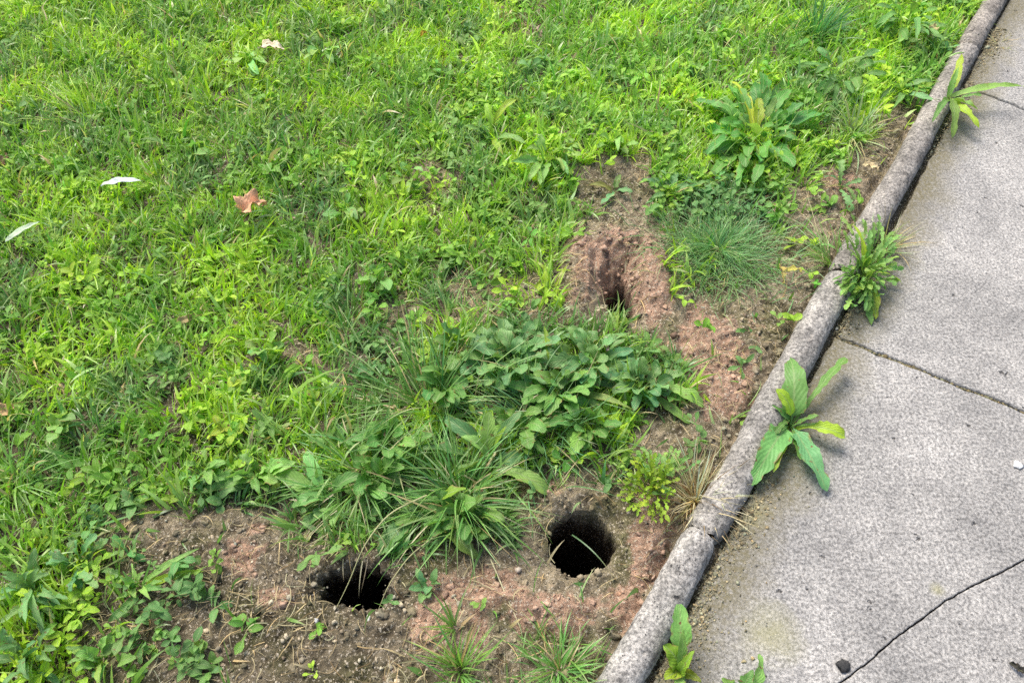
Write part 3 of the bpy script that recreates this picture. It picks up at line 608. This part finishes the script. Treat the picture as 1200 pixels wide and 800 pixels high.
# plantains in the middle
G2 = 'oval-leaved plantains above the long grass clump'
rosette('plantain', 'plantain of broad oval leaves just left of the small burrow gully', 'plantain', 600, 425, ring(600, 418, 66, 44, 28, (.02,.05), .015, 'oval', .1, .3, PLG*1.15), 'oval', PLG, group=G2)
rosette('plantain', 'oval-leaved plantain directly under the small burrow', 'plantain', 690, 425, ring(690, 425, 58, 44, 26, (.02,.05), .0135, 'oval', 1.3, .3, PLG*1.1)+[(726,385,.03,.011,'oval',PLG*1.3),(680,388,.03,.012,'oval',LG)], 'oval', PLG, group=G2)
rosette('plantain', 'plantain with a long oval leaf pointing at the edging', 'plantain', 752, 455, ring(752, 448, 54, 38, 22, (.015,.04), .0115, 'oval', 2.1, .35, PLG*1.1)+[(828,474,.01,.013,'spoon',LG*1.05),(800,500,.0,.009,'oval',MIDG)], 'oval', PLG, group=G2)
rosette('plantain', 'plantain with one yellow-tipped leaf in the middle of the clump', 'plantain', 655, 462, ring(655, 462, 62, 34, 26, (.02,.06), .0115, 'oval', .7, .3, MIDG*1.1)+[(636,386,.06,.008,'egg',BRT*.9),(742,478,.03,.008,'lance',(.28,.38,.10)),(680,440,.06,.009,'lance',(.3,.36,.03))], 'oval', MIDG, group=G2)
rosette('plantain', 'tall plantain with upright bright leaves inside the long grass clump', 'plantain', 572, 545, [(577,485,.09,.013,'oval',LG*1.1),(592,500,.08,.008,'lance',BRT*.7),(548,500,.07,.010,'oval',LG),(525,485,.06,.013,'oval',PLG),(610,545,.03,.013,'oval',PLG*1.2),(648,575,.01,.014,'oval',LG),(560,590,.04,.013,'oval',PLG),(600,480,.07,.010,'oval',PLG*.9),(500,520,.05,.013,'oval',PLG),(540,560,.06,.014,'oval',PLG*.9)], 'oval', PLG, group=G2)
rosette('plantain', 'plantain with a grey-green leaf hanging towards the dark burrow', 'plantain', 500, 600, [(447,650,.01,.017,'oval',PLG*1.1),(555,655,.01,.012,'oval',LG*.9),(478,575,.05,.011,'oval',PLG),(520,640,.02,.012,'oval',MIDG),(470,620,.03,.011,'oval',MIDG),(545,570,.06,.012,'oval',BRT*.6)], 'oval', PLG, group=G2)
rosette('plantain', 'broad ribbed plantain leaves at the left end of the grass clump', 'plantain', 392, 590, [(322,560,.03,.016,'oval',LG*1.1),(345,590,.03,.015,'oval',LG*.9),(360,625,.01,.012,'oval',MIDG*1.1),(385,640,.0,.011,'lance',LG),(420,548,.06,.012,'oval',MIDG),(352,535,.05,.012,'oval',LG),(345,642,.0,.009,'lance',PALE)], 'oval', LG, group=G2)
rosette('broadleaf_weed', 'low weed with pale oval leaves at the lawn edge above the gravelly soil', 'weed', 305, 560, ring(300, 558, 48, 30, 12, (.02,.05), .012, 'egg', .5, .35, LG*1.05)+[(336,542,.05,.015,'egg',LG*1.2),(255,584,.01,.013,'egg',PLG*1.2),(230,585,.01,.010,'egg',LG)], 'egg', LG)
rosette('broadleaf_weed', 'weed with a bright leaf pair left of the pale oval-leaved weed', 'weed', 238, 555, ring(240, 556, 34, 28, 9, (.02,.05), .011, 'egg', 1.5, .35, LG*1.05), 'egg', LG)
rosette('broadleaf_weed', 'ragged weed with grey-green leaves at the top left of the gravelly soil', 'weed', 90, 665, ring(95, 660, 55, 38, 11, (.01,.05), .0115, 'toothed', .9, .35, PLG*1.2), 'toothed', PLG)
rosette('broadleaf_weed', 'leafy weed with long pale leaves near the bottom left corner', 'weed', 40, 690, ring(40, 695, 60, 50, 16, (.02,.06), .008, 'egg', .2, .6, PLG*1.1)+[(78,712,.03,.016,'egg',BRT*.75),(45,665,.05,.011,'lance',PLG*1.4)], 'spoon', LG)
rosette('broadleaf_weed', 'weed in the very bottom left corner with upright leaves', 'weed', 35, 775, ring(35, 770, 60, 40, 15, (.02,.07), .008, 'egg', 1.2, .6, PLG*1.1), 'spoon', LG)
rosette('broadleaf_weed', 'small spreading weed with rounded leaves on the straw by the bottom left', 'weed', 118, 775, ring(118, 770, 42, 34, 11, (.01,.05), .010, 'egg', 2.2, .35, LG), 'egg', LG)
rosette('broadleaf_weed', 'thin seedling weed alone on the gravelly soil', 'weed', 165, 690, ring(165, 680, 34, 36, 9, (.01,.05), .0055, 'lance', .4, .35, LG*1.1)+[(140,732,.02,.009,'egg',LG),(235,650,.03,.006,'lance',LG),(238,667,.02,.007,'egg',BRT)], 'lance', LG)
for (u, v, r_, lab) in [(235,758,13,'tiny round-leaved seedling on gravelly soil near the bottom edge'),(160,788,15,'tiny yellow-green seedling right of the rounded-leaf weed'),(190,745,12,'tiny seedling of blue-green leaves midway across the gravelly soil'),(178,762,10,'tiny pale seedling between two other seedlings')]:
    rosette('seedling', lab, 'seedling', u, v, ring(u, v, r_, r_*.8, 6, (.004,.016), .0055, 'egg', u, .3, LG*1.1), 'egg', LG, 8, 3, group='seedlings on the gravelly soil', stem=False)
rosette('seedling', 'small round seedling directly below the hanging plantain leaf', 'seedling', 503, 690, ring(500, 685, 22, 24, 8, (.004,.025), .0075, 'egg', 1, .3, PLG*1.3), 'egg', PLG, 8, 3, stem=False)
rosette('feathery_weed', 'yellow-green feathery weed between the round burrow and edging', 'weed', 765, 575,
  ring(762, 570, 42, 50, 90, (.01,.045), .0045, 'lobed', .2, .95, BRT*.9, (.3,.85))+ring(775, 540, 48, 22, 26, (.01,.03), .005, 'lobed', .7, .8, LG*1.1, (.3,.8)), 'lobed', BRT, 14, 3)
rosette('serrated_weed', 'grey-green jagged-leaved weed against the upper edging', 'weed', 985, 222, [(982,188,.04,.012,'lobed',PLG*1.3),(1008,212,.03,.009,'lobed',PLG*1.2),(990,250,.0,.011,'lobed',PLG*1.2),(965,205,.03,.009,'lobed',PLG),(1000,235,.02,.008,'lobed',LG)], 'lobed', PLG)
rosette('serrated_weed', 'weed draping grey-green leaves across the upper edging near the top', 'weed', 1055, 112, [(1090,122,.035,.013,'egg',PLG*1.35),(1066,95,.05,.013,'egg',LG*.95),(1092,95,.045,.009,'egg',PLG*1.4),(1060,130,.03,.009,'egg',MIDG),(1040,95,.05,.012,'egg',LG*.9),(1030,118,.03,.010,'egg',MIDG)], 'egg', PLG)
rosette('broadleaf_weed', 'weed with drooping dark leaves between dandelion rosette and edging', 'weed', 985, 90, ring(985, 85, 60, 42, 16, (.02,.06), .010, 'spoon', .8, .4, MIDG), 'spoon', MIDG)
rosette('broadleaf_weed', 'leafy weed at the top of the lawn by the brownish edging', 'weed', 1060, 30, ring(1060, 28, 60, 32, 20, (.02,.07), .010, 'spoon', .3, .5, MIDG*1.15), 'spoon', MIDG)
rosette('broadleaf_weed', 'low grey-green weed on thin soil above the small burrow', 'weed', 785, 228, ring(785, 222, 40, 28, 16, (.008,.03), .0095, 'egg', .1, .5, PLG*1.25), 'egg', PLG)
rosette('broadleaf_weed', 'weed with one yellowed leaf left of the grey-green patch', 'weed', 718, 228, [(690,215,.015,.007,'egg',(.33,.33,.08)),(740,225,.02,.010,'egg',PLG*1.2),(712,242,.01,.010,'egg',PLG),(725,205,.02,.008,'egg',LG)], 'egg', PLG)
rosette('broadleaf_weed', 'bright broad-leaved weed at the lawn edge left of the reddish mound', 'weed', 640, 190, ring(640, 190, 45, 34, 14, (.02,.06), .012, 'egg', .1, .4, LG*1.1), 'egg', LG)
rosette('broadleaf_weed', 'weed with upright lime leaves in the middle of the lawn', 'weed', 575, 165, [(570,165-45,.08,.010,'spoon',BRT),(602,115,.09,.010,'spoon',BRT*.95),(545,150,.05,.009,'egg',LG),(620,165,.04,.010,'egg',LG),(585,195,.02,.009,'egg',BRT*.9),(555,185,.02,.009,'egg',LG)], 'spoon', LG)
for (u, v, lab) in [(230,180,'pale clover-like weed between the two brown leaves in upper lawn'),(290,75,'round-leaved weed just left of the curled beige leaf'),(380,60,'green round-leaved weed right of the curled beige leaf'),(445,330,'mid-green weed near the thin patch of lawn'),(405,250,'yellow-green weed right of the brown fallen leaf'),(75,500,'weed with small bright leaves at the left side of the lawn'),(310,410,'weed with rounded leaves in the middle left of the lawn'),(720,170,'bright green weed just above the thin soil patch'),(480,210,'weed beside the dry spot in the upper lawn')]:
    rosette('lawn_weed', lab, 'weed', u, v, ring(u, v, 26, 20, 8, (.02,.045), .0105, R.choice(['oval','egg','spoon']), u*.1, .6, LG*R.uniform(.95, 1.25)), 'egg', LG, 9, 3, group='broad-leaved weeds scattered in the lawn', stem=False)

for (u, v, n_, lab) in [(520,455,12,'plantain at the left tip of the oval-leaved strip, mixed with thin grass'),(612,505,14,'dark green plantain between the oval-leaved strip and the long grass clump'),(455,520,14,'plantain under the wiry grass left of the upright bright leaves'),(690,500,12,'low plantain on the right shoulder of the mound above the feathery weed'),(440,560,12,'plantain leaves buried in the left grass clump'),(545,610,12,'plantain at the foot of the long-bladed clump between the two large burrows'),(540,410,10,'pale plantain at the upper left end of the oval-leaved strip')]:
    rosette('plantain', lab, 'plantain', u, v, ring(u, v, 52, 34, n_, (.02,.06), .0125, 'oval', u*.3, .5, MIDG*R.uniform(.85, 1.15)), 'oval', MIDG, group=G2)
# grass tufts
G3 = 'grass tufts standing out of the lawn and soil'
tuft('grass_tuft', 'long-bladed green grass clump with blades arching over the dark burrow', 'grass tuft', 540, 585, 230, (.08,.21), (.0012,.0028), MIDG*1.15, .028, (.35,1.3), (.5,1.7), group=G3)
tuft('grass_tuft', 'wiry grass clump under the plantains with pale arching blades', 'grass tuft', 505, 480, 280, (.09,.22), (.0010,.0024), MIDG*1.05, .05, (.25,1.2), (.4,1.5), group=G3)
tuft('grass_tuft', 'wiry grass growing right of the long-bladed clump, above the round burrow', 'grass tuft', 625, 500, 260, (.07,.17), (.0009,.0020), BG*1.3, .07, (.15,1.1), (.3,1.4), group=G3)
tuft('grass_tuft', 'grass clump at the left end of the plantains drooping over pale straw', 'grass tuft', 425, 560, 190, (.08,.18), (.0014,.0028), MIDG*1.15, .03, (.3,1.3), (.5,1.7), group=G3)
tuft('grass_tuft', 'fine dark green tuft right of the reddish soil mound', 'grass tuft', 842, 292, 1900, (.05,.10), (.0006,.0013), np.array([.18,.37,.13]), .085, (.15,1.2), (.4,1.6), group=G3, dry=.05)
tuft('grass_tuft', 'deep green upright tuft near the top right of the lawn', 'grass tuft', 955, 45, 150, (.09,.16), (.0014,.0026), np.array([.09,.28,.10]), .03, (.8,1.5), (.2,1.2), group=G3, dry=.02)
tuft('grass_tuft', 'pale tuft with fanned blades between dandelion rosette and edging', 'grass tuft', 1000, 160, 80, (.07,.15), (.0014,.0028), PALE*.95, .018, (.3,1.4), (.3,1.4), group=G3, dry=.15)
tuft('grass_tuft', 'tuft left of the edging spreading towards the yellowed leaf', 'grass tuft', 975, 312, 75, (.07,.16), (.0010,.0022), LG*.95, .014, (.2,1.2), (.3,1.3), group=G3, dry=.15, az=2.9, azs=1.1)
tuft('grass_tuft', 'small tuft in the gap where the leafy weed covers the edging', 'grass tuft', 1022, 298, 50, (.05,.12), (.0010,.0022), LG*1.2, .014, (.6,1.5), (.3,1.3), group=G3, dry=.2)
tuft('grass_tuft', 'short tuft at the bottom edge below the reddish clods', 'grass tuft', 655, 785, 190, (.04,.09), (.0010,.0020), MIDG*1.2, .035, (.3,1.4), (.4,1.6), group=G3, dry=.12)
tuft('grass_tuft', 'narrow upright tuft at the bottom edge on reddish soil', 'grass tuft', 540, 785, 70, (.05,.12), (.0012,.0030), LG, .014, (.8,1.5), (.2,1.2), group=G3, dry=.12)
tuft('grass_tuft', 'thin sprig of grass standing on soil below the long-bladed clump', 'grass tuft', 533, 735, 14, (.05,.10), (.0016,.0030), LG, .006, (.9,1.5), (.2,1.0), group=G3, dry=0)
tuft('grass_tuft', 'bright tuft with broad blades at the left edge of the lawn', 'grass tuft', 18, 565, 80, (.07,.15), (.0014,.0030), LG*1.1, .022, (.3,1.3), (.4,1.5), group=G3)
tuft('grass_tuft', 'tuft of long yellow-green blades in the upper left lawn', 'grass tuft', 110, 140, 100, (.08,.15), (.0012,.0024), YG*1.05, .06, (.4,1.2), (.3,1.4), group=G3, az=2.2, azs=.7)
tuft('dry_grass_tuft', 'straw-coloured dead tuft draped over the broken edging joint', 'grass tuft', 816, 586, 330, (.04,.12), (.0008,.0019), TAN*1.25, .018, (.05,1.3), (.2,1.2), group=None, dry=.4, drycol=(.30,.20,.11))
tuft('dry_grass_tuft', 'pale dead stems leaning over the upper edging beside the bushy weed', 'grass tuft', 1040, 292, 42, (.05,.12), (.0008,.0018), STRAW*1.05, .012, (.2,1.3), (.1,1.0), dry=.3)
tuft('dry_grass_tuft', 'dry thatch drooping above the dark burrow', 'grass tuft', 405, 598, 110, (.04,.10), (.0007,.0015), STRAW*.85, .032, (.0,.7), (.3,1.2), dry=.4, drycol=(.24,.18,.10), az=-1.7, azs=.7)
tuft('dry_grass_tuft', 'patch of dry grass in the gap beyond the brownish edging', 'grass tuft', 1172, 50, 70, (.03,.08), (.0007,.0015), STRAW*.8, .03, (.0,.9), (.2,1.2), dry=.3)
tuft('dry_grass_tuft', 'beige dead patch at the top middle of the lawn', 'grass tuft', 610, 25, 130, (.03,.07), (.0008,.0016), STRAW*.9, .032, (.0,.9), (.2,1.2), dry=.2)
tuft('dry_grass_tuft', 'brown twiggy dry grass above the plantains', 'grass tuft', 560, 350, 70, (.04,.10), (.0006,.0013), STRAW*.75, .06, (.0,.6), (.1,.8), dry=.3, drycol=(.2,.14,.09))

# ------------------------------------------------------------------ long single stems
def stem(label, pts, wd, col, name='dry_stalk'):
    """pts: (u, v, height above the ground) control points; a thin tapering stalk"""
    P3 = []
    for u, v, h_ in pts:
        x, y, z = ground_spot(u, v); x, y = spot(u, v, z+h_); P3.append((x, y, z+h_))
    P3 = np.array(P3); n = 24; tt = np.linspace(0, len(P3)-1, n); q = np.stack([np.interp(tt, range(len(P3)), P3[:, k]) for k in range(3)], 1)
    for _ in range(5): q[1:-1] = (q[:-2]+2*q[1:-1]+q[2:])/4
    tg = np.gradient(q, axis=0); tg /= np.linalg.norm(tg, axis=1)[:, None]; sd_ = np.cross(tg, [0,0,1.]); sd_ /= np.linalg.norm(sd_, axis=1)[:, None]+1e-9; up = np.cross(sd_, tg)
    K = 6; an = np.arange(K)*2*np.pi/K; w_ = wd*(1-.75*np.linspace(0, 1, n)**1.5); org = q[0].copy()
    v = (q[:, None]+(sd_[:, None]*np.cos(an)[None, :, None]+up[:, None]*np.sin(an)[None, :, None]*.6)*w_[:, None, None]).reshape(-1, 3)-org
    ids = np.arange(n*K).reshape(n, K); f = np.stack([ids[:-1], np.roll(ids, -1, 1)[:-1], np.roll(ids, -1, 1)[1:], ids[1:]], -1).reshape(-1, 4)
    o = mesh_np('dry_stalk', v, f, M_DRY, np.tile(col, (len(v), 1)), np.zeros((len(v), 2))); o.location = org; return tag(o, label, 'stalk', 'long bleached grass stalks')
stem('pale arching blade crossing the middle of the dark burrow', [(500,580,.07),(455,600,.09),(425,640,.06),(410,680,.02),(394,712,.0)], .0016, (.42,.42,.22))
stem('curved stem at the right side of the dark burrow', [(520,620,.03),(480,650,.035),(455,685,.015),(443,715,0)], .0013, (.42,.40,.22))
stem('stem bending right from the clump towards the round burrow', [(560,590,.06),(585,600,.05),(605,625,.01),(625,650,.0)], .0010, (.36,.34,.20))
stem('long stem lying down from the clump to the reddish clods', [(575,655,.01),(590,690,.01),(610,735,.004),(612,745,.003)], .0014, (.50,.46,.30))
stem('stem pointing right from the clump just above the round burrow', [(580,600,.05),(610,615,.03),(645,630,.01)], .0009, (.40,.38,.24))
stem('straw stem standing by the edging below the long plantain leaf', [(850,508,.0),(845,492,.01),(835,478,.02),(815,482,.02)], .0014, (.50,.45,.30))
stem('thin pale stalk standing in the soil above the yellowed leaf', [(965,305,.01),(958,270,.02),(948,235,.03),(944,222,.03)], .0011, (.48,.42,.26))
stem('pale stalk lying across the soil left of the edging', [(715,375,.004),(708,355,.01),(704,335,.01)], .0010, (.40,.36,.22))
stem('horizontal dry stalk in front of the dark burrow', [(325,732,.003),(345,733,.006),(365,731,.003),(382,728,.003)], .0012, (.34,.30,.18))
stem('straw stem hanging from the dry tuft onto the pavement', [(820,580,.03),(845,586,.03),(860,590,.015),(876,593,.003)], .0012, (.55,.50,.36))
stem('straw stem standing at the pavement edge below the dry tuft', [(873,590,.004),(876,600,.004),(874,612,.002),(875,618,.001)], .0009, (.50,.45,.32))
stem('dry stem over the thin soil at left of the grass clump', [(395,598,.03),(375,612,.02),(352,640,.004),(345,650,.0)], .0012, (.46,.43,.28))

# ------------------------------------------------------------------ fallen leaves and litter
def fallen(name, label, cat, u, v, L, W, az, col, kind='egg', h_=.02, bend=.6, roll=.2, fold=.5, wave=.35, thick=.0006, rise=.15):
    x, y, z = ground_spot(u, v); z += h_; x, y = spot(u, v, z); dx, dy = math.cos(az)*L/2, math.sin(az)*L/2
    v_, f, c, uv = leaves(kind, [x-dx], [y-dy], [z], [az], [rise+bend*.3], [L], [W], [bend], np.array([col]), 22, 11, fold, R.normal(0, .8)*(cat == 'fallen leaf'), R.normal(0, .5)*(cat == 'fallen leaf'), roll, wave, rag=.35 if cat == 'fallen leaf' else .12)
    v_ = v_-np.array([x, y, z]); v_[:, 2] += (.0045 if cat == 'fallen leaf' else .0015)*(perlin(v_[:, 0]*70+u, v_[:, 1]*70, 4)+.5*perlin(v_[:, 0]*190+u, v_[:, 1]*190, 5))
    c = c*(1+.45*fbm(v_[:, 0]+u, v_[:, 1], 70, 2, 4))[:, None]
    o = mesh_np(name, v_, f, M_DRYLEAF if cat == 'fallen leaf' else M_SCRAP, c, uv); o.location = (x, y, z)
    md = o.modifiers.new('thickness', 'SOLIDIFY'); md.thickness = thick
    return tag(o, label, cat)
M_SCRAP = leaf_mat('pale scrap', .6, .25, 0, .3)
fallen('fallen_leaf', 'crumpled reddish brown fallen leaf standing in the lawn', 'fallen leaf', 296, 243, .070, .022, 1.0, (.85,.50,.31), bend=1.9, roll=.15, h_=.045, fold=1.0, wave=.5)
fallen('fallen_leaf', 'curled beige fallen leaf high in the lawn', 'fallen leaf', 320, 56, .085, .014, .1, (.85,.72,.52), h_=.035, bend=.9)
fallen('pale_leaf', 'bluish-white slender leaf lying on the upper left lawn', 'leaf', 144, 217, .105, .014, .05, (.62,.69,.72), 'lance', h_=.055, bend=.4, roll=-.2, fold=.35, wave=.1)
fallen('pale_leaf', 'greenish-white narrow leaf at the left edge of the lawn', 'leaf', 28, 273, .085, .0085, .75, (.52,.62,.47), 'lance', h_=.055, bend=.4, roll=.1, fold=.3, wave=.05)
fallen('fallen_leaf', 'small orange-tan leaf at the left edge among the grass', 'fallen leaf', 7, 482, .035, .013, .9, (.55,.38,.20), h_=.025)
fallen('fallen_leaf', 'dark brown leaf at the left edge of the upper lawn', 'fallen leaf', 5, 190, .05, .016, 1.4, (.17,.10,.07), h_=.02)
fallen('fallen_leaf', 'narrow tan leaf lying low in the left lawn', 'fallen leaf', 222, 376, .06, .007, .2, (.45,.35,.17), 'lance', h_=.025)
fallen('fallen_leaf', 'curled pale leaf lying against the upper edging', 'fallen leaf', 1021, 196, .045, .010, 2.2, (.62,.50,.30), h_=.02, bend=1.2)
fallen('fallen_leaf', 'tan pointed leaf leaning on the edging near the top', 'fallen leaf', 1092, 38, .07, .013, .9, (.50,.45,.20), 'lance', h_=.04)
fallen('fallen_leaf', 'crumpled yellow leaf hanging beside the fine dark tuft', 'fallen leaf', 916, 322, .055, .010, 1.5, (.50,.40,.13), 'lobed', h_=.025, bend=1.2)
fallen('fallen_leaf', 'yellow leaf scrap right of the crumpled yellow leaf', 'fallen leaf', 927, 315, .04, .008, .6, (.46,.42,.10), h_=.03, bend=1.0)
fallen('fallen_leaf', 'small bleached leaf stuck among the plantains below the small burrow', 'fallen leaf', 708, 405, .045, .007, 1.9, (.66,.52,.42), h_=.03)
fallen('fallen_leaf', 'pale sliver of leaf at the mouth of the small burrow', 'fallen leaf', 704, 362, .035, .006, .5, (.55,.48,.34), h_=.008)
fallen('fallen_leaf', 'brown leaf scrap near the lime-leaved weed', 'fallen leaf', 627, 38, .05, .014, 2.6, (.40,.32,.24), h_=.02)
fallen('fallen_leaf', 'yellow upright leaf scrap high in the middle lawn', 'fallen leaf', 494, 40, .03, .006, 1.5, (.62,.42,.05), h_=.04)
fallen('fallen_leaf', 'dark curled leaf on the pavement at the lower right corner', 'fallen leaf', 1190, 783, .026, .006, 2.6, (.05,.045,.04), h_=.004, bend=1.6, wave=.2)
def stone(label, u, v, r, col, flat=.7, dz=.4, name='pebble'):
    x, y, z = ground_spot(u, v); s_ = st(x, y)[0]
    o = clods(name, np.zeros(1), np.zeros(1), np.zeros(1), np.array([r]), np.array([col]), flat); o.location = (x, y, z+r*dz); return tag(o, label, 'pebble')
stone('round dark pebble on the pavement beside the crack', 988, 780, .0085, (.05,.05,.05))
stone('whitish pebble on the front lip of the dark burrow', 432, 726, .006, (.62,.60,.56))
stone('small white pebble at the left end of the dark burrow', 371, 727, .0045, (.42,.42,.42))
stone('small pale pebble left of the round burrow', 607, 668, .006, (.55,.47,.38))
stone('white chip on the pavement near the right edge', 1192, 545, .007, (.75,.75,.74), .3)
stone('white chip in the wide slab joint next to the edging', 980, 386, .005, (.7,.68,.62))
